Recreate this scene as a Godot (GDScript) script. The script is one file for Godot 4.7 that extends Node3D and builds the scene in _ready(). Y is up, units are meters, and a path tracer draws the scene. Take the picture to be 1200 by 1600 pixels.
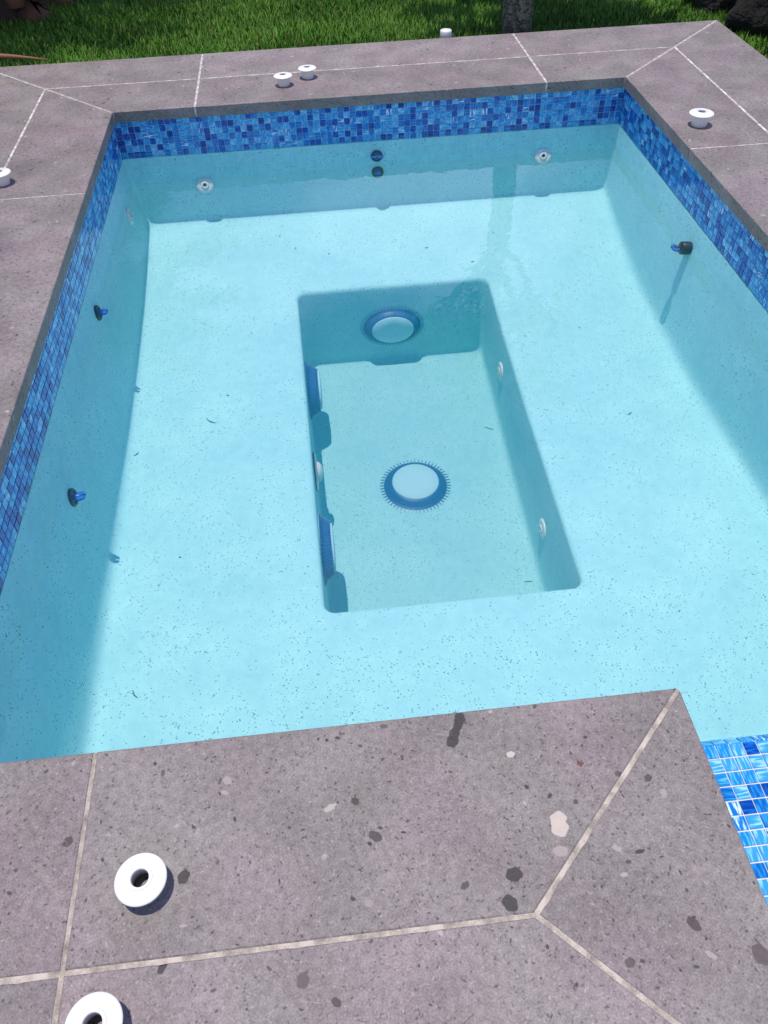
extends Node3D
# A tiled spa seen from its near edge. Units: metres. Coping top is y = 0, x runs along the far edge, z towards the viewer.

const W := 1.9458        # inner width of the spa
const L := 2.5982        # inner length
const H := 0.3           # width of one row of coping slabs
const XC := 1.2024       # where the near coping ends at the spillway
const YW := -0.157       # water level
const YT := -0.176       # lower edge of the mosaic band
const PITCH := 0.02333   # mosaic grid
var rng := RandomNumberGenerator.new()
var taken := {}
var cam: Camera3D
var M := {}


# ------------------------------------------------------------------ helpers
func numbered(called: String) -> String:
	if not taken.has(called):
		taken[called] = 0
		return called
	taken[called] += 1
	return "%s_%03d" % [called, taken[called]]

func tag(o: Node, label: String, category: String, group := "") -> Node:
	o.set_meta("label", label)
	o.set_meta("category", category)
	if group != "":
		o.set_meta("group", group)
	return o

func thing(called: String, label: String, category: String, at := Vector3.ZERO, basis := Basis.IDENTITY, group := "") -> Node3D:
	var o := Node3D.new()
	o.name = numbered(called)
	add_child(o)
	o.transform = Transform3D(basis, at)
	tag(o, label, category, group)
	return o

func part(parent: Node, called: String, mesh: Mesh, mat: Material, at := Transform3D.IDENTITY) -> MeshInstance3D:
	var o := MeshInstance3D.new()
	o.name = called if parent != self else numbered(called)
	o.mesh = mesh
	if mat:
		o.material_override = mat
	o.transform = at
	parent.add_child(o, true)
	return o

func structure(o: Node) -> Node:
	o.set_meta("kind", "structure")
	return o

func st() -> SurfaceTool:
	var s := SurfaceTool.new()
	s.begin(Mesh.PRIMITIVE_TRIANGLES)
	return s

func done(s: SurfaceTool) -> ArrayMesh:
	s.generate_normals()
	return s.commit()

func quad(s: SurfaceTool, a: Vector3, b: Vector3, c: Vector3, d: Vector3) -> void:
	for v in [a, b, c, a, c, d]:
		s.add_vertex(v)

func uvquad(s: SurfaceTool, p: Array, uv: Array) -> void:
	for k in [0, 1, 2, 0, 2, 3]:
		s.set_uv(uv[k])
		s.add_vertex(p[k])

func box(s: SurfaceTool, lo: Vector3, hi: Vector3) -> void:
	s.set_smooth_group(-1)
	var a := Vector3(lo.x, lo.y, lo.z); var b := Vector3(hi.x, lo.y, lo.z); var c := Vector3(hi.x, lo.y, hi.z); var d := Vector3(lo.x, lo.y, hi.z)
	var e := Vector3(lo.x, hi.y, lo.z); var f := Vector3(hi.x, hi.y, lo.z); var g := Vector3(hi.x, hi.y, hi.z); var h := Vector3(lo.x, hi.y, hi.z)
	quad(s, e, f, g, h); quad(s, d, c, b, a); quad(s, a, b, f, e); quad(s, b, c, g, f); quad(s, c, d, h, g); quad(s, d, a, e, h)

func lathe(s: SurfaceTool, prof: Array, seg := 40, xf := Transform3D.IDENTITY) -> void:
	for i in prof.size() - 1:
		var p: Vector2 = prof[i]
		var q: Vector2 = prof[i + 1]
		for k in seg:
			var a := TAU * k / seg
			var b := TAU * (k + 1) / seg
			var v0 := xf * Vector3(p.x * cos(a), p.y, p.x * sin(a))
			var v1 := xf * Vector3(p.x * cos(b), p.y, p.x * sin(b))
			var v2 := xf * Vector3(q.x * cos(b), q.y, q.x * sin(b))
			var v3 := xf * Vector3(q.x * cos(a), q.y, q.x * sin(a))
			if p.x > 1e-6:
				for v in [v0, v1, v2]: s.add_vertex(v)
			if q.x > 1e-6:
				for v in [v0, v2, v3]: s.add_vertex(v)

func tube(s: SurfaceTool, pts: Array, radii: Array, seg := 10) -> void:
	var rings := []
	for i in pts.size():
		var t: Vector3 = (pts[min(i + 1, pts.size() - 1)] - pts[max(i - 1, 0)]).normalized()
		var u := t.cross(Vector3.UP if absf(t.y) < 0.9 else Vector3.RIGHT).normalized()
		var v := t.cross(u)
		var ring := []
		for k in seg:
			var a := TAU * k / seg
			ring.append(pts[i] + (u * cos(a) + v * sin(a)) * radii[i])
		rings.append(ring)
	for i in pts.size() - 1:
		for k in seg:
			quad(s, rings[i][k], rings[i][(k + 1) % seg], rings[i + 1][(k + 1) % seg], rings[i + 1][k])
	for k in seg:
		for v in [pts[-1], rings[-1][k], rings[-1][(k + 1) % seg]]: s.add_vertex(v)
		for v in [pts[0], rings[0][(k + 1) % seg], rings[0][k]]: s.add_vertex(v)

func mat(c: Color, rough := 0.6, spec := 0.5) -> StandardMaterial3D:
	var m := StandardMaterial3D.new()
	m.albedo_color = c.linear_to_srgb()
	m.roughness = rough
	m.metallic_specular = spec
	return m

func noise(seed_: int, freq: float, oct := 3, kind := FastNoiseLite.TYPE_SIMPLEX_SMOOTH) -> FastNoiseLite:
	var n := FastNoiseLite.new()
	n.seed = seed_
	n.noise_type = kind
	n.frequency = freq
	n.fractal_octaves = oct
	return n

func tex(w: int, h: int, data: PackedByteArray) -> ImageTexture:
	var im := Image.create_from_data(w, h, false, Image.FORMAT_RGB8, data)
	return ImageTexture.create_from_image(im)

func noise_bytes(n: FastNoiseLite, w: int, h: int, seamless := false) -> PackedByteArray:
	var im := n.get_seamless_image(w, h) if seamless else n.get_image(w, h, false, false, false)
	im.convert(Image.FORMAT_L8)
	return im.get_data()

func toward(n: Vector3) -> Basis:
	# a basis whose y points along n
	var y := n.normalized()
	var x := y.cross(Vector3(0, 0, 1) if absf(y.z) < 0.9 else Vector3(0, 1, 0)).normalized()
	return Basis(x, y, x.cross(y))


# ------------------------------------------------------------------ textures
func blob(d: PackedByteArray, w: int, h: int, cx: float, cy: float, rx: float, ry: float, turn: float, c: Vector3, amount: float, rough := 0.25, wrap := true, ring := 0.0) -> void:
	# an uneven stone chip (or, with ring, only its pale outline) printed into the picture of the stone
	var rm := maxf(rx, ry) * (1.0 + rough) + 1.0
	var ph := rng.randf() * TAU
	var ph2 := rng.randf() * TAU
	var ct := cos(turn)
	var sn := sin(turn)
	for y in range(int(cy - rm), int(cy + rm) + 1):
		if not wrap and (y < 0 or y >= h): continue
		for x in range(int(cx - rm), int(cx + rm) + 1):
			if not wrap and (x < 0 or x >= w): continue
			var dx := x - cx
			var dy := y - cy
			var u := (dx * ct + dy * sn) / rx
			var v := (dy * ct - dx * sn) / ry
			var r := sqrt(u * u + v * v)
			var a := atan2(v, u)
			var edge := 1.0 + rough * (0.6 * sin(2.0 * a + ph) + 0.4 * sin(5.0 * a + ph2))
			var k := clampf((edge - r) * minf(rx, ry) + 0.5, 0.0, 1.0)
			if ring > 0.0:
				k = clampf(1.2 - absf(edge - r) * minf(rx, ry) / ring, 0.0, 1.0)
			if k <= 0.0: continue
			k *= amount
			var at := (posmod(y, h) * w + posmod(x, w)) * 3
			d[at] = int(lerpf(d[at], c.x, k))
			d[at + 1] = int(lerpf(d[at + 1], c.y, k))
			d[at + 2] = int(lerpf(d[at + 2], c.z, k))

func stone_data(w: int, h: int, mpp: float, seed_: int, wrap: bool, many: float, chips: float) -> PackedByteArray:
	rng.seed = seed_
	var broad := noise_bytes(noise(seed_, mpp * 5.0, 3), w, h, wrap)
	var hue := noise_bytes(noise(seed_ + 1, mpp * 3.2, 2), w, h, wrap)
	var fine := noise_bytes(noise(seed_ + 2, mpp * 260.0, 2), w, h, wrap)
	var mid := noise_bytes(noise(seed_ + 3, mpp * 60.0, 3), w, h, wrap)
	var d := PackedByteArray()
	d.resize(w * h * 3)
	for i in w * h:
		var b := (broad[i] - 128) * 0.11 + (fine[i] - 128) * 0.17 + (mid[i] - 128) * 0.12
		var q := (hue[i] - 128) * 0.018
		d[i * 3] = clampi(int(137 + b + q), 0, 255)
		d[i * 3 + 1] = clampi(int(131 + b - q), 0, 255)
		d[i * 3 + 2] = clampi(int(130 + b + q * 0.7), 0, 255)
	var area := w * h * mpp * mpp
	for k in int(area * 14000 * many):
		var s := rng.randf_range(0.0005, 0.0013) / mpp
		var g := rng.randf_range(44, 98)
		var fx := rng.randf() * w
		var fy := rng.randf() * h
		if mid[int(fy) * w + int(fx)] > 140 and rng.randf() < 0.6: continue
		blob(d, w, h, fx, fy, s * rng.randf_range(1.0, 2.4), s, rng.randf() * TAU, Vector3(g, g * 0.95, g * 0.95), pow(rng.randf(), 1.5) * 0.8 + 0.15, 0.35, wrap)
	for k in int(area * 4000 * many):
		var s2 := rng.randf_range(0.0005, 0.0011) / mpp
		blob(d, w, h, rng.randf() * w, rng.randf() * h, s2 * rng.randf_range(1.0, 2.5), s2, rng.randf() * TAU, Vector3(185, 176, 172), rng.randf_range(0.3, 0.8), 0.3, wrap)
	for k in int(area * 150 * chips):
		var s3 := rng.randf_range(0.0012, 0.0028) / mpp
		var g3 := rng.randf_range(50, 82)
		blob(d, w, h, rng.randf() * w, rng.randf() * h, s3 * rng.randf_range(1.0, 1.8), s3, rng.randf() * TAU, Vector3(g3, g3 * 0.95, g3 * 0.97), 0.9, 0.3, wrap)
	for k in int(area * 16 * chips):
		var s4 := rng.randf_range(0.003, 0.006) / mpp
		var g4 := rng.randf_range(70, 100)
		blob(d, w, h, rng.randf() * w, rng.randf() * h, s4 * rng.randf_range(1.0, 1.7), s4, rng.randf() * TAU, Vector3(g4, g4 * 0.93, g4 * 0.95), 0.85, 0.25, wrap)
	for k in int(area * 40 * chips):
		var s5 := rng.randf_range(0.0015, 0.0045) / mpp
		blob(d, w, h, rng.randf() * w, rng.randf() * h, s5 * rng.randf_range(1.0, 2.2), s5, rng.randf() * TAU, Vector3(186, 178, 170), rng.randf_range(0.5, 0.95), 0.25, wrap)
	return d

func scratch(d: PackedByteArray, w: int, h: int, a: Vector2, b: Vector2, bend: float, c: Vector3, amount: float) -> void:
	var n := int(a.distance_to(b)) + 1
	var side := (b - a).orthogonal() * bend
	for i in n:
		var t := float(i) / n
		var p := a.lerp(b, t) + side * sin(PI * t)
		var x := int(p.x)
		var y := int(p.y)
		if x < 0 or y < 0 or x >= w or y >= h: continue
		var at := (y * w + x) * 3
		for k in 3:
			d[at + k] = int(lerpf(d[at + k], c[k], amount))

func stone_material(t: Texture2D, tint: Color, rough: float) -> StandardMaterial3D:
	var m := StandardMaterial3D.new()
	m.albedo_texture = t
	m.albedo_color = tint
	m.roughness = rough
	m.metallic_specular = 0.5
	m.heightmap_enabled = false
	m.normal_enabled = true
	m.normal_texture = M.grain_normal
	m.normal_scale = 0.22
	return m

func make_materials() -> void:
	# fine grain relief shared by the stone
	var gim := noise(5, 0.22, 3).get_seamless_image(512, 512)
	gim.convert(Image.FORMAT_RGBA8)
	gim.bump_map_to_normal_map(2.0)
	M.grain_normal = ImageTexture.create_from_image(gim)
	# the near slabs carry the chips that can be picked out in the stone
	var w := 2048
	var h := 928
	var mpp := 1.55 / w
	var d := stone_data(w, h, mpp, 11, false, 1.0, 1.0)
	var P := func(x: float, z: float) -> Vector2: return Vector2((x + 0.25) / mpp, (z - 2.56) / mpp)
	var dark := Vector3(58, 54, 58)
	var pale := Vector3(206, 196, 184)
	for c in [
		[0.836, 2.646, 8, 11, 0.3, dark], [0.841, 2.634, 7, 12, 0.4, dark], [0.848, 2.622, 7, 12, 0.4, dark], [0.853, 2.611, 9, 10, 0.2, dark],
		[0.886, 2.846, 11, 9, 0.4, dark], [0.873, 2.881, 10, 10, 0.7, dark], [0.683, 2.721, 6, 5, 0.3, Vector3(70, 60, 55)],
		[0.707, 2.774, 9, 7, 0.5, Vector3(76, 70, 72)], [1.099, 2.931, 9, 7, 0.9, Vector3(80, 70, 72)], [1.168, 2.974, 9, 13, 0.2, Vector3(92, 84, 86)],
		[0.445, 2.798, 7, 10, 0.6, dark], [0.280, 2.731, 6, 8, 0.2, Vector3(78, 70, 70)], [1.060, 2.835, 6, 3, 0.0, Vector3(60, 56, 60)],
		[0.425, 2.905, 5, 8, 0.2, dark], [0.640, 2.968, 6, 5, 0.5, Vector3(72, 66, 68)], [0.60, 2.94, 9, 8, 0.2, Vector3(92, 84, 86)], [1.005, 2.965, 6, 6, 0.1, Vector3(90, 82, 84)],
		[0.918, 2.677, 6, 5, 0.2, pale], [0.963, 2.780, 12, 10, 0.1, pale], [0.962, 2.791, 13, 12, 0.1, pale], [0.955, 2.823, 9, 7, 0.3, Vector3(170, 160, 156)],
		[0.500, 2.668, 7, 6, 0.3, Vector3(165, 158, 158)], [1.030, 2.862, 5, 3, 0.1, Vector3(176, 168, 165)], [1.120, 2.760, 4, 6, 0.1, Vector3(170, 162, 158)], [0.69, 2.86, 5, 5, 0.1, Vector3(160, 152, 150)]]:
		var p: Vector2 = P.call(c[0], c[1])
		blob(d, w, h, p.x, p.y, c[2] * 1.35, c[3] * 1.35, c[4], c[5], 0.95, 0.16, false)
	for c in [[0.915, 2.654, 22, 18], [0.994, 2.668, 24, 20], [1.010, 2.735, 34, 26], [0.78, 2.675, 16, 14], [1.17, 2.66, 14, 18], [0.955, 2.823, 13, 10]]:
		var p2: Vector2 = P.call(c[0], c[1])
		blob(d, w, h, p2.x, p2.y, c[2], c[3], rng.randf() * TAU, Vector3(178, 170, 166), 0.38, 0.3, false, 1.3)
	for k in 260:
		var a := Vector2(rng.randf() * w, rng.randf() * h)
		scratch(d, w, h, a, a + Vector2.from_angle(rng.randf() * TAU) * rng.randf_range(6, 34), rng.randf_range(-0.4, 0.4), Vector3(192, 184, 178), rng.randf_range(0.2, 0.6))
	for k in 120:
		var a2 := Vector2(rng.randf() * w, rng.randf() * h)
		scratch(d, w, h, a2, a2 + Vector2.from_angle(rng.randf() * TAU) * rng.randf_range(5, 22), rng.randf_range(-0.3, 0.3), Vector3(66, 60, 62), rng.randf_range(0.4, 0.8))
	var near_tex := tex(w, h, d)
	# quarry tones, the same for every slab round the spa
	var tones := [Color(0.90, 0.885, 0.88), Color(0.89, 0.865, 0.865), Color(0.86, 0.85, 0.845), Color(0.94, 0.915, 0.92)]
	M.near = []
	for tint in tones:
		M.near.append(stone_material(near_tex, tint, 0.66))
	var far_tex := tex(1024, 1024, stone_data(1024, 1024, 0.9 / 1024, 23, true, 0.7, 2.0))
	M.far = []
	for tint in [tones[0], tones[1], tones[3]]:
		M.far.append(stone_material(far_tex, tint, 0.66))
	M.grout = mat(Color(0.52, 0.47, 0.41), 0.9, 0.3)
	var sand := noise_bytes(noise(41, 0.25, 3), 256, 256, true)
	var stain := noise_bytes(noise(42, 0.02, 3), 256, 256, true)
	var sd := PackedByteArray()
	sd.resize(256 * 256 * 3)
	for i in 256 * 256:
		var sv := clampi(int(222 + (sand[i] - 128) * 0.25 + (stain[i] - 128) * 0.42), 0, 255)
		sd[i * 3] = sv; sd[i * 3 + 1] = clampi(sv - 2, 0, 255); sd[i * 3 + 2] = clampi(sv - 6, 0, 255)
	M.sand = tex(256, 256, sd)
	M.pale_grout = mat(Color(0.70, 0.67, 0.65), 0.9, 0.3)
	for gm in [M.grout, M.pale_grout]:
		gm.albedo_texture = M.sand
		gm.uv1_triplanar = true
		gm.uv1_world_triplanar = true
		gm.uv1_scale = Vector3.ONE * 6.0
	M.tile_grout = mat(Color(0.50, 0.60, 0.68), 0.85, 0.3)
	# speckled pool plaster
	var pw := 2048
	var pm := 1.6 / pw
	rng.seed = 77
	var cloud := noise_bytes(noise(31, pm * 4.0, 3), pw, pw, true)
	var cloud2 := noise_bytes(noise(32, pm * 22.0, 3), pw, pw, true)
	var pd := PackedByteArray()
	pd.resize(pw * pw * 3)
	for i in pw * pw:
		var b := (cloud[i] - 128) * 0.05 + (cloud2[i] - 128) * 0.045
		pd[i * 3] = clampi(int(167 + b * 1.1), 0, 255)
		pd[i * 3 + 1] = clampi(int(223 + b), 0, 255)
		pd[i * 3 + 2] = clampi(int(227 + b * 0.7), 0, 255)
	for k in 52000:
		var x := rng.randf() * pw
		var y := rng.randf() * pw
		if cloud2[int(y) * pw + int(x)] < 124 and rng.randf() < 0.75: continue
		if cloud[int(y) * pw + int(x)] < 126 and rng.randf() < 0.7: continue
		var s := pow(rng.randf(), 3.0) * 1.3 + 0.55
		blob(pd, pw, pw, x, y, s * rng.randf_range(1.0, 1.8), s, rng.randf() * TAU, Vector3(46, 78, 98), rng.randf_range(0.35, 0.95), 0.3)
	M.plaster = StandardMaterial3D.new()
	M.plaster.albedo_texture = tex(pw, pw, pd)
	M.plaster.uv1_triplanar = true
	M.plaster.uv1_world_triplanar = true
	M.plaster.uv1_scale = Vector3.ONE / 1.6
	M.plaster.uv1_triplanar_sharpness = 8.0
	M.plaster.roughness = 0.8
	M.plaster.metallic_specular = 0.3
	# streaked glass of the mosaic: dark, middle, light and marbled
	M.glass = []
	var kinds := [
		[Vector3(8, 62, 148), Vector3(16, 104, 196), 0.0], [Vector3(14, 96, 176), Vector3(48, 150, 218), 0.0], [Vector3(30, 130, 200), Vector3(96, 186, 230), 0.0],
		[Vector3(56, 152, 212), Vector3(150, 210, 236), 0.1], [Vector3(20, 116, 198), Vector3(214, 236, 244), 0.3], [Vector3(6, 46, 124), Vector3(10, 76, 166), 0.0]]
	for k in kinds.size():
		var n := noise(100 + k, 0.016, 3)
		n.domain_warp_enabled = true
		n.domain_warp_amplitude = 24.0
		n.domain_warp_frequency = 0.01
		var td := PackedByteArray()
		td.resize(256 * 256 * 3)
		for y in 256:
			for x in 256:
				var v := clampf(n.get_noise_2d(x * 0.45, y * 3.2) * 1.1 + 0.42 - kinds[k][2] * 0.3, 0.0, 1.0)
				var c: Vector3 = kinds[k][0].lerp(kinds[k][1], smoothstep(0.15, 0.9, v))
				var at := (y * 256 + x) * 3
				for j in 3: td[at + j] = int(c[j])
		var g := StandardMaterial3D.new()
		g.albedo_texture = tex(256, 256, td)
		g.roughness = 0.12
		g.metallic_specular = 0.5
		M.glass.append(g)
	M.white = mat(Color(0.76, 0.76, 0.75), 0.36)
	M.black = mat(Color(0.012, 0.012, 0.014), 0.45)
	M.blue = mat(Color(0.018, 0.12, 0.50), 0.4)
	M.steel = mat(Color(0.5, 0.5, 0.5), 0.25)
	M.steel.metallic = 0.8
	M.lens_blue = mat(Color(0.02, 0.11, 0.36), 0.45)
	M.face = mat(Color(0.46, 0.75, 0.82), 0.7)
	M.lens_dark = M.lens_blue


# ------------------------------------------------------------------ the basin
func spline(keys: Array, z: float) -> float:
	if z <= keys[0].x: return keys[0].y
	for i in keys.size() - 1:
		if z <= keys[i + 1].x:
			var t: float = (z - keys[i].x) / (keys[i + 1].x - keys[i].x)
			return lerpf(keys[i].y, keys[i + 1].y, t)
	return keys[-1].y

func foot_left(z: float) -> float:
	return 0.030 + 0.012 * z

func foot_right(z: float) -> float:
	return spline([Vector2(0, 1.935), Vector2(0.65, 1.904), Vector2(1.2, 1.912), Vector2(1.7, 1.935), Vector2(2.6, 1.935)], z)

func bench_y(z: float) -> float:
	# the bench falls gently away from the far wall
	return spline([Vector2(0, -0.438), Vector2(0.25, -0.485), Vector2(0.5, -0.522), Vector2(0.8, -0.552), Vector2(1.2, -0.578), Vector2(1.8, -0.595), Vector2(2.7, -0.605)], z)

func well_y(z: float) -> float:
	return spline([Vector2(0.49, -0.855), Vector2(1.16, -0.92), Vector2(1.7, -0.955), Vector2(1.94, -0.965)], z)

func ring(xl: Callable, xr: Callable, z0: float, z1: float, y: float, cr: float) -> Array:
	# a closed loop of 4 x 30 points, corners rounded
	var out := []
	var n := 24
	var arc := func(c: Vector2, from: float) -> void:
		for k in 6:
			var a := from + PI / 2 * k / 5.0
			out.append(Vector3(c.x + cr * cos(a), y, c.y + cr * sin(a)))
	arc.call(Vector2(xl.call(z0 + cr) + cr, z0 + cr), PI)
	for k in n:
		var t := (k + 0.5) / n
		out.append(Vector3(lerpf(xl.call(z0) + cr, xr.call(z0) - cr, t), y, z0))
	arc.call(Vector2(xr.call(z0 + cr) - cr, z0 + cr), PI * 1.5)
	for k in n:
		var z := lerpf(z0 + cr, z1 - cr, (k + 0.5) / n)
		out.append(Vector3(xr.call(z), y, z))
	arc.call(Vector2(xr.call(z1 - cr) - cr, z1 - cr), 0.0)
	for k in n:
		var t2 := (k + 0.5) / n
		out.append(Vector3(lerpf(xr.call(z1) - cr, xl.call(z1) + cr, t2), y, z1))
	arc.call(Vector2(xl.call(z1 - cr) + cr, z1 - cr), PI * 0.5)
	for k in n:
		var z2 := lerpf(z1 - cr, z0 + cr, (k + 0.5) / n)
		out.append(Vector3(xl.call(z2), y, z2))
	return out

func bridge(s: SurfaceTool, a: Array, b: Array) -> void:
	var n := a.size()
	for k in n:
		quad(s, a[(k + 1) % n], a[k], b[k], b[(k + 1) % n])

func build_basin() -> void:
	var basin := Node3D.new()
	basin.name = "spa_basin"
	add_child(basin)
	structure(basin)
	# loops down the wall, round its foot, over the bench, round the rim of the foot well and down to its floor
	var lev := func(t: float, inset: float, lift: float, cr: float) -> Array:
		var r := ring(func(z): return lerpf(-0.009, foot_left(z), t) + inset, func(z): return lerpf(W + 0.009, foot_right(z), t) - inset, lerpf(-0.009, 0.008, t) + inset, L + 0.012 - inset, 0.0, cr)
		for i in r.size(): r[i].y = lerpf(YT - 0.001, bench_y(r[i].z), t) + lift
		return r
	var s := st()
	var rows := [lev.call(0.0, 0.0, 0.0, 0.006), lev.call(0.2, 0.0, 0.0, 0.010), lev.call(0.5, 0.0, 0.0, 0.014), lev.call(0.8, 0.0, 0.0, 0.018),
		lev.call(0.90, 0.0, 0.0, 0.024), lev.call(0.945, 0.002, 0.0, 0.028), lev.call(0.975, 0.0065, 0.0, 0.034), lev.call(0.992, 0.014, 0.0, 0.038), lev.call(1.0, 0.024, 0.0, 0.044), lev.call(1.0, 0.04, 0.0, 0.05)]
	for i in rows.size() - 1: bridge(s, rows[i], rows[i + 1])
	var pit := func(inset: float, t: float, lift: float, cr: float) -> Array:
		var r := ring(func(z): return lerpf(0.616, 0.635, (z - 0.49) / 1.45) + inset, func(z): return lerpf(1.345, 1.328, (z - 0.49) / 1.45) - inset, 0.488 + inset, 1.937 - inset, 0.0, cr)
		for i in r.size(): r[i].y = lerpf(bench_y(r[i].z), well_y(r[i].z), t) + lift
		return r
	var rim := [pit.call(-0.030, 0.0, 0.0, 0.05), pit.call(-0.013, 0.0, 0.0, 0.04), pit.call(-0.005, 0.0, -0.003, 0.034), pit.call(-0.001, 0.0, -0.009, 0.03), pit.call(0.0, 0.0, -0.016, 0.03),
		pit.call(0.001, 0.5, 0.0, 0.03), pit.call(0.002, 0.9, 0.0, 0.03), pit.call(0.005, 0.96, 0.0, 0.034), pit.call(0.012, 1.0, 0.004, 0.04), pit.call(0.024, 1.0, 0.0, 0.05), pit.call(0.06, 1.0, 0.0, 0.05)]
	var b0: Array = rows[-1]
	var b1: Array = rim[0]
	var steps := 14
	var before: Array = b0
	for k in steps:
		var r1 := []
		for i in b0.size():
			var p: Vector3 = b0[i].lerp(b1[i], (k + 1.0) / steps)
			p.y = bench_y(p.z)
			r1.append(p)
		bridge(s, before, r1)
		before = r1
	for i in rim.size() - 1: bridge(s, rim[i], rim[i + 1])
	var last: Array = rim[-1]
	var mid := Vector3(0.98, 0, 1.2)
	before = last
	for k in 6:
		var r2 := []
		for i in last.size():
			var p2: Vector3 = last[i].lerp(mid, (k + 1.0) / 6.0 * 0.999)
			p2.y = well_y(p2.z)
			r2.append(p2)
		bridge(s, before, r2)
		before = r2
	part(basin, "plaster_shell", done(s), M.plaster)

func build_water() -> void:
	# the surface: a smooth sheet with very faint ripples; the tint comes from the body of water below it
	var m := StandardMaterial3D.new()
	m.transparency = BaseMaterial3D.TRANSPARENCY_ALPHA
	m.albedo_color = Color(1, 1, 1, 0.0)
	m.roughness = 0.0
	m.metallic_specular = 0.5
	var im := noise(61, 0.012, 3).get_seamless_image(512, 512)
	im.convert(Image.FORMAT_RGBA8)
	im.bump_map_to_normal_map(1.0)
	m.normal_enabled = true
	m.normal_texture = ImageTexture.create_from_image(im)
	m.normal_scale = 0.30
	m.uv1_triplanar = true
	m.uv1_world_triplanar = true
	m.uv1_scale = Vector3.ONE / 0.7
	var s := st()
	quad(s, Vector3(-0.010, YW, -0.010), Vector3(W + 0.010, YW, -0.010), Vector3(W + 0.010, YW, L + 0.014), Vector3(-0.010, YW, L + 0.014))
	var o := part(self, "water", done(s), m)
	structure(o)
	var f := FogVolume.new()
	f.name = "water_body"
	f.shape = RenderingServer.FOG_VOLUME_SHAPE_BOX
	f.size = Vector3(W + 0.03, 0.85, L + 0.03)
	f.position = Vector3(W / 2, YW - 0.003 - 0.425, L / 2)
	var fm := FogMaterial.new()
	fm.albedo = Color(0.0, 0.9, 1.0).linear_to_srgb()
	fm.density = 0.40
	f.material = fm
	add_child(f)
	structure(f)


# ------------------------------------------------------------------ mosaic
var tile_meshes := []
func make_tile_meshes() -> void:
	var a := PITCH / 2 - 0.0009
	for k in 6:
		var s := st()
		s.set_smooth_group(-1)
		var b := a - 0.0009
		var y0 := -0.004
		var y1 := 0.0
		var u0 := Vector2((k % 3) * 0.33 + 0.02, (k / 3) * 0.5 + 0.02)
		var span := Vector2(0.25, 0.25)
		var turn := k % 2 == 1
		var top := [Vector3(-b, y1, -b), Vector3(b, y1, -b), Vector3(b, y1, b), Vector3(-b, y1, b)]
		var mid := [Vector3(-a, y1 - 0.0009, -a), Vector3(a, y1 - 0.0009, -a), Vector3(a, y1 - 0.0009, a), Vector3(-a, y1 - 0.0009, a)]
		var bot := [Vector3(-a, y0, -a), Vector3(a, y0, -a), Vector3(a, y0, a), Vector3(-a, y0, a)]
		var uvof := func(p: Vector3) -> Vector2:
			var q := Vector2(p.x / a * 0.5 + 0.5, p.z / a * 0.5 + 0.5)
			return u0 + (Vector2(q.y, q.x) if turn else q) * span
		uvquad(s, top, [uvof.call(top[0]), uvof.call(top[1]), uvof.call(top[2]), uvof.call(top[3])])
		for i in 4:
			var j := (i + 1) % 4
			uvquad(s, [top[j], top[i], mid[i], mid[j]], [uvof.call(top[j]), uvof.call(top[i]), uvof.call(mid[i]), uvof.call(mid[j])])
			uvquad(s, [mid[j], mid[i], bot[i], bot[j]], [uvof.call(mid[j]), uvof.call(mid[i]), uvof.call(bot[i]), uvof.call(bot[j])])
		tile_meshes.append(done(s))

func shows(p: Vector3) -> bool:
	var q := cam.transform.affine_inverse() * p
	if q.z > -0.1: return false
	var t := tan(deg_to_rad(cam.fov / 2))
	return absf(q.x / -q.z) < t * 0.75 * 1.02 and absf(q.y / -q.z) < t * 1.02

func lay_tiles(root: Node3D, places: Array, weights: Array) -> void:
	# places: transforms of tiles; the 300 that show largest are parts, the others one joined part
	var order := []
	for i in places.size():
		var p: Vector3 = root.transform * places[i].origin
		order.append([p.distance_to(cam.position) + (0.0 if shows(p) else 100.0), i])
	order.sort_custom(func(x, y): return x[0] < y[0])
	var rest := {}
	for n in order.size():
		var i: int = order[n][1]
		var r := rng.randf()
		var kind := 0
		while kind < weights.size() - 1 and r > weights[kind]:
			r -= weights[kind]
			kind += 1
		var xf: Transform3D = places[i]
		var tilt := Basis(Vector3(1, 0, 0), rng.randf_range(-0.014, 0.014)) * Basis(Vector3(0, 0, 1), rng.randf_range(-0.014, 0.014)) * Basis(Vector3.UP, rng.randi() % 2 * PI + rng.randf_range(-0.012, 0.012))
		xf = Transform3D(xf.basis * tilt, xf.origin)
		var mesh: ArrayMesh = tile_meshes[rng.randi() % tile_meshes.size()]
		if n < 300:
			part(root, "mosaic_tile", mesh, M.glass[kind], xf)
		else:
			if not rest.has(kind): rest[kind] = st()
			rest[kind].append_from(mesh, 0, xf)
	if rest.size():
		var am := ArrayMesh.new()
		var keys := rest.keys()
		for k in keys.size():
			rest[keys[k]].commit(am)
			am.surface_set_material(k, M.glass[keys[k]])
		var o := part(root, "mosaic_tiles_joined", am, null)
		o.name = "mosaic_rest"
		o.set_meta("kind", "stuff")

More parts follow.
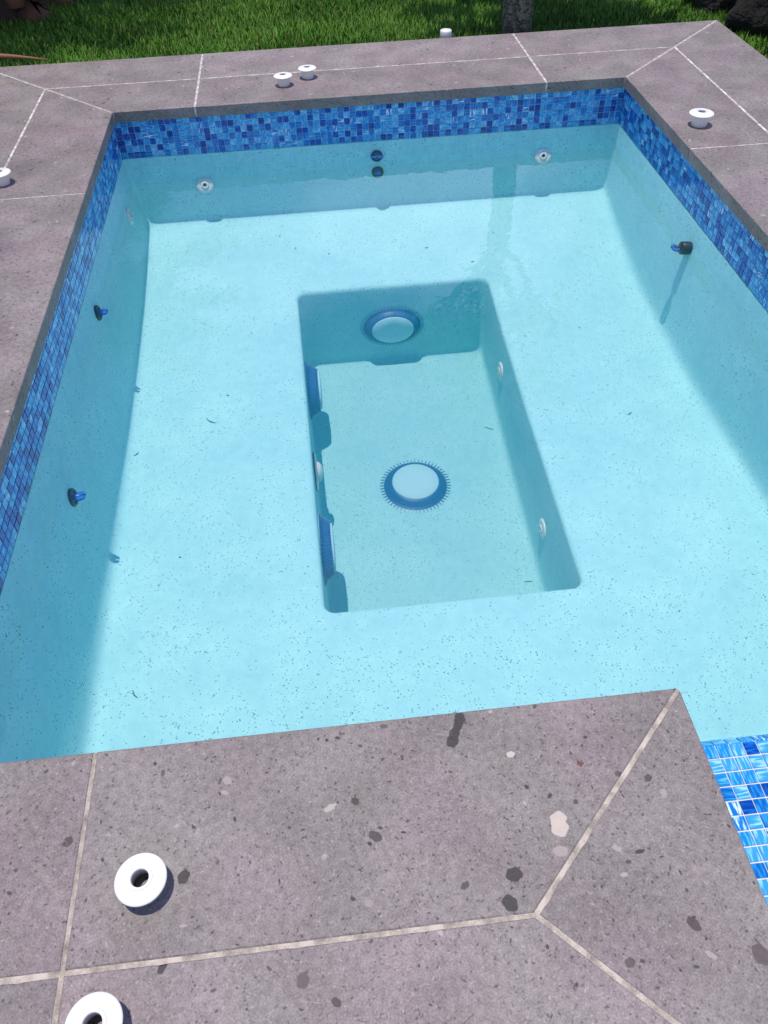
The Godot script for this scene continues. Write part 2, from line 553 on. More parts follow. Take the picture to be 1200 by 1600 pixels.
func build_mosaic() -> void:
	make_tile_meshes()
	rng.seed = 404
	var mixw := [0.20, 0.25, 0.29, 0.15, 0.05, 0.06]
	var rows := 6
	for side in 3:
		var label: String = ["blue glass mosaic waterline band facing the viewer, below the coping with two white fittings", "blue glass mosaic waterline band beside three wall fittings, two of them plugged black and blue", "blue glass mosaic waterline band above the single bright blue winged plug"][side]
		var along := Vector3(1, 0, 0) if side == 0 else Vector3(0, 0, 1)
		var normal: Vector3 = [Vector3(0, 0, 1), Vector3(1, 0, 0), Vector3(-1, 0, 0)][side]
		var start: Vector3 = [Vector3(-0.008, YT, -0.008), Vector3(-0.008, YT, -0.008), Vector3(W + 0.008, YT, -0.008)][side]
		var length: float = W + 0.016 if side == 0 else L + 0.016
		var t := thing("mosaic_band", label, "tile band", start, Basis.IDENTITY)
		var bed := st()
		var lo := -normal * 0.012 - Vector3(0, 0.001, 0)
		var hi := along * length - normal * 0.0025 + Vector3(0, 0.1405, 0)
		box(bed, Vector3(minf(lo.x, hi.x), minf(lo.y, hi.y), minf(lo.z, hi.z)), Vector3(maxf(lo.x, hi.x), maxf(lo.y, hi.y), maxf(lo.z, hi.z)))
		part(t, "grout_bed", done(bed), M.tile_grout)
		var b := Basis(along, normal, along.cross(normal))
		var places := []
		var n := int(length / PITCH)
		var slack := (length - n * PITCH) / n
		for i in n:
			var sheet := sin(floorf(i / 12.0) * 12.9) * 0.0004   # sheets of mosaic never line up quite
			for r in rows:
				places.append(Transform3D(b, along * ((i + 0.5) * (PITCH + slack)) + Vector3(0, (r + 0.5) * PITCH + sheet, 0) - normal * rng.randf_range(0.0, 0.0006)))
		lay_tiles(t, places, mixw)
	# the spillway: the lowered stretch of the near wall, tiled over its rounded crest
	var x0 := XC - 0.01
	var x1 := W + 0.010
	var z0 := L + 0.014
	var y0 := -0.150
	var t2 := thing("spillway", "lowered spillway crest clad in sunlit blue glass mosaic beside the coping end", "spillway", Vector3(x0, 0, z0))
	var depth := 0.58
	var core := st()
	box(core, Vector3(0, -0.9, 0.0155), Vector3(x1 - x0, y0 - 0.003, depth - 0.012))
	box(core, Vector3(0, -0.9, 0.0025), Vector3(x1 - x0, y0 - 0.0165, 0.0155))
	part(t2, "grout_bed", done(core), mat(Color(0.62, 0.66, 0.68), 0.85, 0.3))
	var places2 := []
	var nx := int((x1 - x0) / PITCH)
	for i in nx:
		var x := (i + 0.5) * PITCH + 0.004
		for k in 23:
			places2.append(Transform3D(Basis.IDENTITY, Vector3(x, y0 - rng.randf() * 0.0006, 0.0165 + (k + 0.5) * 0.0240)))
		# one row tipped over the crest and three down the face
		places2.append(Transform3D(Basis(Vector3(1, 0, 0), -PI / 4), Vector3(x, y0 - 0.0075, 0.0085)))
		for k in 3:
			places2.append(Transform3D(Basis(Vector3(1, 0, 0), -PI / 2), Vector3(x, y0 - 0.0265 - k * PITCH, 0.0)))
	lay_tiles(t2, places2, [0.06, 0.18, 0.30, 0.36, 0.10, 0.0])


# ------------------------------------------------------------------ coping
func inset_polygon(pts: Array, inset: Array) -> Array:
	var c := Vector2.ZERO
	for p in pts: c += p / pts.size()
	var lines := []
	for i in pts.size():
		var a: Vector2 = pts[i]
		var b: Vector2 = pts[(i + 1) % pts.size()]
		var n := (b - a).orthogonal().normalized()
		if n.dot(c - a) < 0: n = -n
		lines.append([a + n * inset[i], (b - a).normalized()])
	var out := []
	for i in pts.size():
		var l0: Array = lines[(i + pts.size() - 1) % pts.size()]
		var l1: Array = lines[i]
		out.append(Geometry2D.line_intersects_line(l0[0], l0[1], l1[0], l1[1]))
	return out

func prism(s: SurfaceTool, pts: Array, y0: float, y1: float, bevel: float, uvof: Callable) -> void:
	s.set_smooth_group(-1)
	var area := 0.0
	for i in pts.size(): area += pts[i].cross(pts[(i + 1) % pts.size()])
	if area < 0: pts.reverse()
	var same := []
	same.resize(pts.size())
	same.fill(bevel)
	var inner := inset_polygon(pts, same) if bevel > 0 else pts
	var mid := Vector2.ZERO
	for p in pts: mid += p / pts.size()
	if bevel > 0:
		# sawn edges are never quite straight: small dips and chips along them
		var o2 := []
		var i2 := []
		for i in pts.size():
			var j := (i + 1) % pts.size()
			var n := maxi(1, int(pts[i].distance_to(pts[j]) / 0.012))
			var inward: Vector2 = (pts[j] - pts[i]).orthogonal().normalized()
			if inward.dot(mid - pts[i]) < 0: inward = -inward
			for k in n:
				var dip := 0.0 if k == 0 else rng.randf_range(0.0, 0.0003)
				var chip := rng.randf_range(0.0005, 0.0022) if k > 0 and rng.randf() < 0.06 else 0.0
				o2.append(pts[i].lerp(pts[j], float(k) / n) + inward * dip)
				i2.append(inner[i].lerp(inner[j], float(k) / n) + inward * (dip * 1.3 + chip + (0.0 if k == 0 else rng.randf_range(0.0, 0.0004))))
		pts = o2
		inner = i2
	var put := func(p: Vector2, y: float) -> void:
		s.set_uv(uvof.call(Vector3(p.x, y, p.y)))
		s.add_vertex(Vector3(p.x, y, p.y))
	for i in pts.size():
		var j := (i + 1) % pts.size()
		put.call(mid, y1); put.call(inner[i], y1); put.call(inner[j], y1)
		put.call(mid, y0); put.call(pts[j], y0); put.call(pts[i], y0)
		if bevel > 0:
			put.call(inner[j], y1); put.call(inner[i], y1); put.call(pts[i], y1 - bevel)
			put.call(inner[j], y1); put.call(pts[i], y1 - bevel); put.call(pts[j], y1 - bevel)
		put.call(pts[j], y1 - bevel); put.call(pts[i], y1 - bevel); put.call(pts[i], y0)
		put.call(pts[j], y1 - bevel); put.call(pts[i], y0); put.call(pts[j], y0)

func build_coping() -> void:
	var paving := Node3D.new()
	paving.name = "paving"
	add_child(paving)
	structure(paving)
	var v := func(x: float, z: float) -> Vector2: return Vector2(x, z)
	var j := 0.0036     # half a joint
	var e := 0.0        # open edge
	var x1 := 0.303
	var x2 := 1.638
	var zl := 0.667
	var zr := 0.671
	var zl2 := 2.002
	var zr2 := 2.006
	var xn := 0.300
	var ze := L + 2 * H
	var zend := 3.9
	var far := [
		[[v.call(0, 0), v.call(x1, 0), v.call(x1, -H), v.call(-H, -H)], [e, j, j, j]],
		[[v.call(x1, 0), v.call(x2, 0), v.call(x2, -H), v.call(x1, -H)], [e, j, j, j]],
		[[v.call(x2, 0), v.call(W, 0), v.call(W + H, -H), v.call(x2, -H)], [e, j, j, j]],
		[[v.call(-H, -H), v.call(x1, -H), v.call(x1, -2 * H), v.call(-2 * H, -2 * H)], [j, j, e, j]],
		[[v.call(x1, -H), v.call(x2, -H), v.call(x2, -2 * H), v.call(x1, -2 * H)], [j, j, e, j]],
		[[v.call(x2, -H), v.call(W + H, -H), v.call(W + 2 * H, -2 * H), v.call(x2, -2 * H)], [j, j, e, j]],
		[[v.call(0, 0), v.call(-H, -H), v.call(-H, zl), v.call(0, zl)], [j, j, j * 0.5, e]],
		[[v.call(0, zl), v.call(-H, zl), v.call(-H, zl2), v.call(0, zl2)], [j * 0.5, j, j, e]],
		[[v.call(0, zl2), v.call(-H, zl2), v.call(-H, L + H), v.call(0, L)], [j, j, j, e]],
		[[v.call(-H, -H), v.call(-2 * H, -2 * H), v.call(-2 * H, zl), v.call(-H, zl)], [j, e, j, j]],
		[[v.call(-H, zl), v.call(-2 * H, zl), v.call(-2 * H, zl2), v.call(-H, zl2)], [j, e, j, j]],
		[[v.call(-H, zl2), v.call(-2 * H, zl2), v.call(-2 * H, ze), v.call(-H, L + H)], [j, e, j, j]],
		[[v.call(W, 0), v.call(W + H, -H), v.call(W + H, zr), v.call(W, zr)], [j, j, j * 0.5, e]],
		[[v.call(W, zr), v.call(W + H, zr), v.call(W + H, zr2), v.call(W, zr2)], [j * 0.5, j, j, e]],
		[[v.call(W, zr2), v.call(W + H, zr2), v.call(W + H, zend), v.call(W, zend)], [j, j, e, e]],
		[[v.call(W + H, -H), v.call(W + 2 * H, -2 * H), v.call(W + 2 * H, zr), v.call(W + H, zr)], [j, e, j * 0.5, j]],
		[[v.call(W + H, zr), v.call(W + 2 * H, zr), v.call(W + 2 * H, zr2), v.call(W + H, zr2)], [j * 0.5, e, j, j]],
		[[v.call(W + H, zr2), v.call(W + 2 * H, zr2), v.call(W + 2 * H, zend), v.call(W + H, zend)], [j, e, e, j]]]
	rng.seed = 9
	for k in far.size():
		var a := rng.randf() * TAU
		var off := Vector2(rng.randf(), rng.randf())
		var s := st()
		prism(s, inset_polygon(far[k][0], far[k][1]), -0.038, rng.randf_range(-0.0004, 0.0004), 0.0015, func(p: Vector3) -> Vector2: return Vector2(p.x + p.y, p.z + p.y).rotated(a) / 0.9 + off)
		part(paving, "slab", done(s), M.far[rng.randi() % 3])
	var jn := 0.0027
	var near := [
		[[v.call(0, L), v.call(xn, L), v.call(xn, L + H), v.call(-H, L + H)], [e, 0.0024, jn, jn], 1],
		[[v.call(xn, L), v.call(XC, L), v.call(XC - H, L + H), v.call(xn, L + H)], [e, jn, jn, 0.0024], 0],
		[[v.call(-H, L + H), v.call(xn, L + H), v.call(xn, ze), v.call(-2 * H, ze)], [jn, 0.0024, e, jn], 2],
		[[v.call(xn, L + H), v.call(XC - H, L + H), v.call(XC, ze), v.call(xn, ze)], [jn, jn, e, 0.0024], 3],
		[[v.call(XC, L), v.call(XC, ze), v.call(XC - H, L + H)], [e, jn, jn], 0]]
	for k in near.size():
		var s2 := st()
		prism(s2, inset_polygon(near[k][0], near[k][1]), -0.038, [0.0, 0.0005, -0.0004, 0.0003, -0.0003][k], 0.0018, func(p: Vector3) -> Vector2: return Vector2((p.x + p.y + 0.25) / 1.55, (p.z + p.y - 2.56) / 0.7023))
		part(paving, "slab", done(s2), M.near[near[k][2]])
	# mortar below the slabs, filling the joints almost flush
	var flat := func(_p: Vector3) -> Vector2: return Vector2.ZERO
	var i := 0.0225
	var beds := [
		[[v.call(-i, -i), v.call(W + i, -i), v.call(W + 2 * H - 0.004, -2 * H + 0.004), v.call(-2 * H + 0.004, -2 * H + 0.004)], M.pale_grout],
		[[v.call(-i, -i), v.call(-2 * H + 0.004, -2 * H + 0.004), v.call(-2 * H + 0.004, ze - 0.004), v.call(-i, L + i)], M.pale_grout],
		[[v.call(W + i, -i), v.call(W + 2 * H - 0.004, -2 * H + 0.004), v.call(W + 2 * H - 0.004, zend - 0.004), v.call(W + i, zend - 0.004)], M.pale_grout],
		[[v.call(-i, L + i), v.call(XC - 0.012, L + i), v.call(XC - 0.012, ze - 0.022), v.call(-2 * H + 0.004, ze - 0.004)], M.grout]]
	for b in beds:
		var s3 := st()
		prism(s3, b[0], -0.40, -0.0030, 0.0, flat)
		part(paving, "mortar_bed", done(s3), b[1])
	# grout of the joints, carried out to the slab edges
	var g := 0.0014
	for b in [
		[[v.call(g, -g), v.call(W - g, -g), v.call(W + 2 * H - g, -2 * H + g), v.call(-2 * H + g, -2 * H + g)], M.pale_grout],
		[[v.call(-g, 0), v.call(-2 * H + g, -2 * H + 2 * g), v.call(-2 * H + g, ze - 2 * g), v.call(-g, L)], M.pale_grout],
		[[v.call(W + g, 0), v.call(W + 2 * H - g, -2 * H + 2 * g), v.call(W + 2 * H - g, zend - g), v.call(W + g, zend - g)], M.pale_grout],
		[[v.call(0, L + g), v.call(XC - g, L + g), v.call(XC - g, ze - g), v.call(-2 * H + 2 * g, ze - g)], M.grout]]:
		var s4 := st()
		prism(s4, b[0], -0.0372, -0.0011, 0.0, flat)
		part(paving, "joint_grout", done(s4), b[1])


# ------------------------------------------------------------------ fittings
func build_fitting(at: Vector3, label: String, group: String, size := 1.0) -> void:
	var t := thing("return_fitting", label, "pool fitting", at, Basis.from_scale(Vector3.ONE * size), group)
	var s := st()
	var n := 56
	lathe(s, [Vector2(0.0185, 0.0), Vector2(0.0215, 0.0), Vector2(0.0220, 0.001), Vector2(0.0238, 0.027), Vector2(0.0238, 0.029)], n)
	lathe(s, [Vector2(0.0115, 0.034), Vector2(0.0122, 0.020), Vector2(0.0185, 0.018), Vector2(0.0185, 0.0)], n)
	part(t, "barrel", done(s), M.white)
	var f := st()
	lathe(f, [Vector2(0.0236, 0.029), Vector2(0.0325, 0.0292), Vector2(0.0338, 0.0298), Vector2(0.0342, 0.0312), Vector2(0.0338, 0.0326), Vector2(0.0320, 0.0338), Vector2(0.0250, 0.0356), Vector2(0.0180, 0.0366)], n)
	part(t, "flange", done(f), M.white)
	var c := st()
	lathe(c, [Vector2(0.0180, 0.0360), Vector2(0.0172, 0.0352), Vector2(0.0166, 0.0362), Vector2(0.0158, 0.0374), Vector2(0.0140, 0.0380), Vector2(0.0124, 0.0376), Vector2(0.0116, 0.0364), Vector2(0.0115, 0.033)], n)
	part(t, "eyeball_ring", done(c), M.white)

func wall_jet(at: Vector3, n: Vector3, label: String, squash: float, group: String, r := 0.034) -> void:
	var b := toward(n)
	var t := thing("wall_jet", label, "pool jet", at, b * Basis.from_scale(Vector3(1, 1, 1)), group)
	# flattened a little upwards, as the wall is
	var up := b.inverse() * Vector3.UP
	var sc := Vector3.ONE
	if absf(up.x) > absf(up.z): sc.x = squash
	else: sc.z = squash
	var xf := Transform3D(Basis.from_scale(sc), Vector3.ZERO)
	var s := st()
	lathe(s, [Vector2(r, -0.004), Vector2(r, 0.002), Vector2(r * 0.95, 0.004), Vector2(r * 0.62, 0.006), Vector2(r * 0.5, 0.004)], 40, xf)
	part(t, "flange", done(s), M.white)
	var c := st()
	lathe(c, [Vector2(r * 0.5, 0.004), Vector2(r * 0.47, 0.008), Vector2(r * 0.36, 0.010), Vector2(r * 0.24, 0.0095), Vector2(r * 0.19, 0.0075)], 32, xf)
	part(t, "eyeball", done(c), M.white)
	var h := st()
	lathe(h, [Vector2(r * 0.20, 0.0085), Vector2(0.0, 0.0080)], 24, xf)
	part(t, "nozzle_hole", done(h), M.black)

func winter_plug(at: Vector3, n: Vector3, label: String, wing: float, reach: float, squash: float, style := 0) -> void:
	var b := toward(n)
	var t := thing("winter_plug", label, "pipe plug", at, b, "black pipe ends with blue winged plugs")
	var up := b.inverse() * Vector3.UP
	var sc := Vector3.ONE
	if absf(up.x) > absf(up.z): sc.x = squash
	else: sc.z = squash
	var xf := Transform3D(Basis.from_scale(sc), Vector3.ZERO)
	var s := st()
	if style == 2:
		lathe(s, [Vector2(0.0, 0.034), Vector2(0.012, 0.034), Vector2(0.019, 0.033), Vector2(0.021, 0.030), Vector2(0.0215, 0.012), Vector2(0.020, -0.006)], 32, xf)
		part(t, "rubber_plug", done(s), M.black)
	else:
		lathe(s, [Vector2(0.024, -0.004), Vector2(0.024, 0.005), Vector2(0.0225, 0.007), Vector2(0.018, 0.007), Vector2(0.0165, 0.004), Vector2(0.016, -0.002)], 40, xf)
		part(t, "pipe_collar", done(s), M.black)
		var d := st()
		lathe(d, [Vector2(0.0165, 0.002), Vector2(0.0, 0.003)], 32, xf)
		part(t, "plug_face", done(d), mat(Color(0.10, 0.12, 0.14), 0.4))
	var base := 0.034 if style == 2 else 0.003
	var stem := st()
	lathe(stem, [Vector2(0.008, base - 0.004), Vector2(0.0078, base + reach * 0.5), Vector2(0.005, base + reach * 0.62), Vector2(0.0, base + reach * 0.66)], 20)
	part(t, "stem", done(stem), M.blue if style == 1 else M.black)
	# two rounded wings of the nut
	var side := up.cross(Vector3.UP).normalized()
	for k in [-1.0, 1.0]:
		var w := st()
		w.set_smooth_group(-1)
		var outline := []
		for i in 13:
			var a := PI * i / 12.0
			outline.append(Vector2(0.004 + sin(a) * wing, base + reach * 0.12 + (1.0 - cos(a)) * 0.5 * reach * 0.78))
		for i in 12:
			var p: Vector2 = outline[i]
			var q: Vector2 = outline[i + 1]
			var mk := func(p2: Vector2, o: float) -> Vector3: return side * k * p2.x + Vector3(0, p2.y, 0) + up * o
			quad(w, mk.call(Vector2(0.002, p.y), 0.003), mk.call(p, 0.003), mk.call(q, 0.003), mk.call(Vector2(0.002, q.y), 0.003))
			quad(w, mk.call(Vector2(0.002, q.y), -0.003), mk.call(q, -0.003), mk.call(p, -0.003), mk.call(Vector2(0.002, p.y), -0.003))
			quad(w, mk.call(p, 0.003), mk.call(p, -0.003), mk.call(q, -0.003), mk.call(q, 0.003))
		part(t, "wing", done(w), M.blue)

func spa_light(at: Vector3, n: Vector3, label: String, squash: float, face: Material, body: Material, rise: float, r := 0.104) -> void:
	var b := toward(n)
	var t := thing("spa_light", label, "pool light", at, b, "round ribbed spa lights in the foot well")
	var up := b.inverse() * Vector3.UP
	var sc := Vector3.ONE
	if n.y < 0.5:
		if absf(up.x) > absf(up.z): sc.x = squash
		else: sc.z = squash
	var xf := Transform3D(Basis.from_scale(sc), Vector3.ZERO)
	var s := st()
	lathe(s, [Vector2(r, -0.004), Vector2(r, rise * 0.10), Vector2(r * 0.985, rise * 0.18), Vector2(r * 0.95, rise * 0.17), Vector2(r * 0.90, rise * 0.42), Vector2(r * 0.83, rise * 0.70), Vector2(r * 0.765, rise * 0.88), Vector2(r * 0.70, rise * 0.90), Vector2(r * 0.60, rise * 0.86)], 64, xf)
	part(t, "lens_ring", done(s), body)
	var d := st()
	lathe(d, [Vector2(r * 0.735, rise * 0.84), Vector2(r * 0.735, rise * 0.98), Vector2(r * 0.72, rise * 1.06), Vector2(r * 0.4, rise * 1.10), Vector2(0.0, rise * 1.12)], 56, xf)
	part(t, "face_plate", done(d), face)
	# clear outer rim, told from the plaster by its ribs only
	var o := st()
	lathe(o, [Vector2(r * 1.17, -0.002), Vector2(r * 1.165, 0.0012), Vector2(r * 1.14, 0.0016), Vector2(r * 1.125, 0.0010), Vector2(r * 1.0, 0.0010)], 64, xf)
	part(t, "trim_ring", done(o), M.plaster)
	var rib := st()
	for k in 56:
		var a := TAU * k / 56.0
		var dirv := Vector3(cos(a), 0, sin(a))
		var tv := Vector3(-sin(a), 0, cos(a)) * 0.0011
		rib.set_smooth_group(-1)
		# short ribs over the slope of the lens, and finer ones over the trim
		for e in [[0.955, 0.20, 0.775, 0.90], [0.99, 0.19, 1.12, 0.05]]:
			var p0: Vector3 = dirv * r * e[0] + Vector3(0, rise * e[1], 0)
			var p1: Vector3 = dirv * r * e[2] + Vector3(0, rise * e[3], 0)
			var up2 := Vector3(0, 0.0016, 0) + dirv * 0.0010
			quad(rib, xf * (p0 + tv + up2), xf * (p0 - tv + up2), xf * (p1 - tv + up2), xf * (p1 + tv + up2))
			quad(rib, xf * (p0 + tv + up2), xf * (p1 + tv + up2), xf * (p1 + tv), xf * (p0 + tv))
			quad(rib, xf * (p1 - tv + up2), xf * (p0 - tv + up2), xf * (p0 - tv), xf * (p1 - tv))
	var ro := part(t, "ribs", done(rib), mat(Color(0.05, 0.18, 0.42), 0.3))
	ro.set_meta("kind", "stuff")

func wall_x_left(y: float, z: float) -> float:
	return lerpf(-0.009, foot_left(z), clampf((y - YT) / (bench_y(z) - YT), 0, 1))

func wall_x_right(y: float, z: float) -> float:
	return lerpf(W + 0.009, foot_right(z), clampf((y - YT) / (bench_y(z) - YT), 0, 1))

func wall_z_far(y: float) -> float:
	return lerpf(-0.009, 0.008, clampf((y - YT) / (bench_y(0.0) - YT), 0, 1))

func build_fittings() -> void:
	build_fitting(Vector3(0.639, 0, -0.162), "white plastic return fitting standing on the far coping, just pool-side of the long joint", "", 1.06)
	build_fitting(Vector3(0.735, 0, -0.228), "white plastic return fitting standing on the far coping, close to the long joint", "", 1.06)
	build_fitting(Vector3(2.045, 0, 0.489), "white plastic return fitting standing alone on the coping above the winged plug", "", 1.2)
	build_fitting(Vector3(-0.279, 0, 0.552), "white plastic return fitting standing on a coping joint above the plugged wall", "", 1.08)
	build_fitting(Vector3(0.396, 0, 2.806), "white plastic return fitting lying on the near inner slab, hole facing up", "")
	build_fitting(Vector3(0.3575, 0, 2.966), "white plastic return fitting on the near outer slab, beyond the beige joint", "")
	var far := Vector3(0, 0.075, 1)
	var tipped := Vector3(0, 0.4, 1)
	wall_jet(Vector3(0.287, -0.293, wall_z_far(-0.293) + 0.008), tipped, "white jet in the far plaster wall near its corner with the plugged wall", 0.86, "")
	wall_jet(Vector3(1.654, -0.277, wall_z_far(-0.277) + 0.008), tipped, "white jet in the far plaster wall below the tree trunk", 0.86, "")
	wall_jet(Vector3(wall_x_left(-0.303, 0.206), -0.303, 0.206), Vector3(1, 0.10, 0), "pale jet in the side wall beside two black plugged pipes", 1.0, "", 0.032)
	wall_jet(Vector3(1.338, -0.698, 0.846), Vector3(-1, 0.02, 0), "small white jet in the foot well wall, nearer the ribbed wall light", 1.0, "", 0.034)
	wall_jet(Vector3(1.330, -0.778, 1.564), Vector3(-1, 0.02, 0), "small white jet in the foot well wall, beside a black needle", 0.9, "", 0.034)
	winter_plug(Vector3(0.978, -0.232, wall_z_far(-0.232)), far, "black pipe end with wide blue wing nut, upper of the far pair", 0.022, 0.022, 0.9, 0)
	winter_plug(Vector3(0.979, -0.295, wall_z_far(-0.295)), far, "black pipe end with small blue plug, lower of the far pair", 0.010, 0.026, 0.9, 1)
	winter_plug(Vector3(wall_x_left(-0.258, 0.945), -0.258, 0.945), Vector3(1, 0.10, 0), "black and blue plug in the side wall, closer to the pale jet", 0.011, 0.034, 1.0, 1)
	winter_plug(Vector3(wall_x_left(-0.342, 1.680), -0.342, 1.680), Vector3(1, 0.10, 0), "black and blue plug in the side wall, farther from the pale jet", 0.011, 0.036, 1.0, 1)
	winter_plug(Vector3(wall_x_right(-0.257, 0.845), -0.257, 0.845), Vector3(-1, 0.10, 0), "bright blue winged plug with fat black rubber body, alone on its wall", 0.017, 0.034, 1.0, 2)
	spa_light(Vector3(0.976, well_y(1.178), 1.178), Vector3(0, 1, 0.075), "round ribbed light with pale centre set in the foot well floor", 1.0, M.face, M.lens_blue, 0.026, 0.113)
	spa_light(Vector3(0.974, -0.700, 0.490), Vector3(0, 0.01, 1), "round ribbed light in the shaded end wall of the foot well", 0.70, M.face, M.lens_dark, 0.030, 0.113)
	spa_light(Vector3(0.622, -0.705, 0.850), Vector3(1, 0, 0), "dark ribbed light seen edge-on in the foot well wall, nearer the end wall", 0.74, M.face, M.lens_dark, 0.046, 0.113)
	spa_light(Vector3(0.632, -0.715, 1.610), Vector3(1, 0, 0), "dark ribbed light seen edge-on in the foot well wall, beyond the metal cover", 0.74, M.face, M.lens_dark, 0.036, 0.113)
	# suction cover between the two side lights
	var t := thing("suction_cover", "dark edged metal suction cover with white dome between two ribbed wall lights", "suction cover", Vector3(0.628, -0.70, 1.29), toward(Vector3(1, 0, 0)))
	var s := st()
	lathe(s, [Vector2(0.0, -0.002), Vector2(0.062, -0.002), Vector2(0.062, 0.005), Vector2(0.056, 0.008), Vector2(0.034, 0.009)], 40)
	part(t, "cover_plate", done(s), M.steel)
	var g := st()
	lathe(g, [Vector2(0.0635, -0.003), Vector2(0.0645, 0.0), Vector2(0.0635, 0.004), Vector2(0.0615, 0.0035)], 40)
	part(t, "gasket", done(g), M.black)
	var d := st()
	lathe(d, [Vector2(0.034, 0.006), Vector2(0.032, 0.016), Vector2(0.022, 0.024), Vector2(0.0, 0.028)], 32)
	part(t, "dome", done(d), M.white)


# ------------------------------------------------------------------ small litter
func build_litter() -> void:
	rng.seed = 515
	var dark := mat(Color(0.03, 0.045, 0.04), 0.7)
	var green := mat(Color(0.05, 0.09, 0.04), 0.7)
	var spots := [
		[0.307, 1.134, 0.045, -0.75, "long curved dry needle on the bench beside the edge-on lights"], [1.662, 1.28, 0.020, 0.55, "short dark needle on the bench beside the foot well jets"],
		[0.075, 1.26, 0.020, 0.8, "olive leaf sliver at the foot of the plugged wall"], [1.306, 0.387, 0.014, 0.4, "dark leaf crumb on the bench off the foot well's far corner"],
		[0.62, 0.22, 0.012, 1.2, ""], [0.56, 0.14, 0.010, 0.8, ""], [1.02, 0.22, 0.010, 1.5, ""], [0.75, 0.27, 0.012, 0.9, ""], [1.14, 0.28, 0.016, 0.3, ""],
		[0.16, 2.125, 0.026, -1.0, "long dark sliver on the bench close to the near coping"], [1.42, 0.22, 0.010, 1.1, ""], [0.44, 0.70, 0.009, 2.2, ""], [0.36, 1.02, 0.009, 0.2, ""], [1.62, 0.82, 0.010, 0.7, ""],
		[0.24, 1.70, 0.007, 0.3, ""], [1.55, 2.05, 0.007, 0.9, ""], [1.70, 2.45, 0.008, 0.5, ""]]
	for k in spots.size():
		var c: Array = spots[k]
		var s := st()
		var pts := []
		var rad := []
		for i in 7:
			var t := i / 6.0
			pts.append(Vector3((t - 0.5) * c[2], 0.0012, sin(PI * t) * c[2] * 0.14))
			rad.append(0.0011 * (0.35 + sin(PI * clampf(t, 0.08, 0.92))))
		tube(s, pts, rad, 5)
		var o := part(self, "leaf_sliver", done(s), green if k % 3 == 2 else dark, Transform3D(Basis(Vector3.UP, c[3]), Vector3(c[0], bench_y(c[1]) + 0.0005, c[1])))
		if c[4] != "": tag(o, c[4], "leaf litter", "leaf slivers in the water")
		else: tag(o, "tiny dark leaf crumb lying on the pale bench", "leaf litter", "tiny leaf crumbs on the bench")
	for c2 in [[1.29, 0.93, 0.018, 0.5, "thin black needle on the foot well floor near the end wall"], [1.285, 1.635, 0.014, 0.05, "short black needle on the foot well floor beside the farther jet"]]:
		var s2 := st()
		tube(s2, [Vector3(-c2[2], 0.001, 0), Vector3(0, 0.0015, 0.001), Vector3(c2[2], 0.001, 0)], [0.0007, 0.0014, 0.0008], 5)
		tag(part(self, "leaf_sliver", done(s2), dark, Transform3D(Basis(Vector3.UP, -c2[3]), Vector3(c2[0], well_y(c2[1]), c2[1]))), c2[4], "leaf litter", "leaf slivers in the water")
	# a dried red-brown petal on the near slab
	var p := st()
	p.set_smooth_group(-1)
	for k in 5:
		var a := k * 1.3
		var o1 := Vector3(cos(a), 0, sin(a)) * 0.006
		var o2 := Vector3(cos(a + 0.7), 0, sin(a + 0.7)) * 0.004
		for v in [Vector3(0, 0.0008, 0), o1 + Vector3(0, 0.0022 + 0.001 * (k % 2), 0), o2 + Vector3(0, 0.0012, 0)]: p.add_vertex(v)
	tag(part(self, "dry_petal", done(p), mat(Color(0.16, 0.045, 0.03), 0.8), Transform3D(Basis.IDENTITY, Vector3(1.015, 0.0006, 2.703))), "crumpled red-brown petal lying on the near slab", "petal")


# ------------------------------------------------------------------ garden
func build_ground() -> void:
	var s := st()
	# one sheet to the horizon with an opening for the spa and its coping
	var y := -0.066
	var xs := [-120.0, -0.58, W + 0.58, 120.0]
	var zs := [-120.0, -0.58, 5.0, 120.0]
	for i in 3:
		for k in 3:
			if i == 1 and k == 1: continue
			quad(s, Vector3(xs[i], y, zs[k]), Vector3(xs[i + 1], y, zs[k]), Vector3(xs[i + 1], y, zs[k + 1]), Vector3(xs[i], y, zs[k + 1]))
	var m := StandardMaterial3D.new()
	var gn := noise_bytes(noise(71, 0.02, 4), 512, 512, true)
	var d := PackedByteArray()
	d.resize(512 * 512 * 3)
	for i in 512 * 512:
		var t := (gn[i] - 128) * 0.16
		d[i * 3] = clampi(int(46 + t), 0, 255); d[i * 3 + 1] = clampi(int(62 + t), 0, 255); d[i * 3 + 2] = clampi(int(26 + t * 0.6), 0, 255)
	m.albedo_texture = tex(512, 512, d)
	m.uv1_triplanar = true
	m.uv1_world_triplanar = true
	m.uv1_scale = Vector3.ONE / 1.1
	m.roughness = 0.95
	structure(part(self, "ground", done(s), m))
	# lower pool beyond the spillway: its floor, and its water
	var f := st()
	box(f, Vector3(-0.62, -1.5, L + 0.56), Vector3(W + 0.62, -1.4, 5.0))
	box(f, Vector3(-0.62, -1.4, 4.9), Vector3(W + 0.62, -0.08, 5.0))
	box(f, Vector3(-0.62, -1.4, L + 0.56), Vector3(-0.60, -0.08, 4.9))
	box(f, Vector3(W + 0.60, -1.4, 3.9), Vector3(W + 0.62, -0.08, 4.9))
	structure(part(self, "lower_pool", done(f), M.plaster))

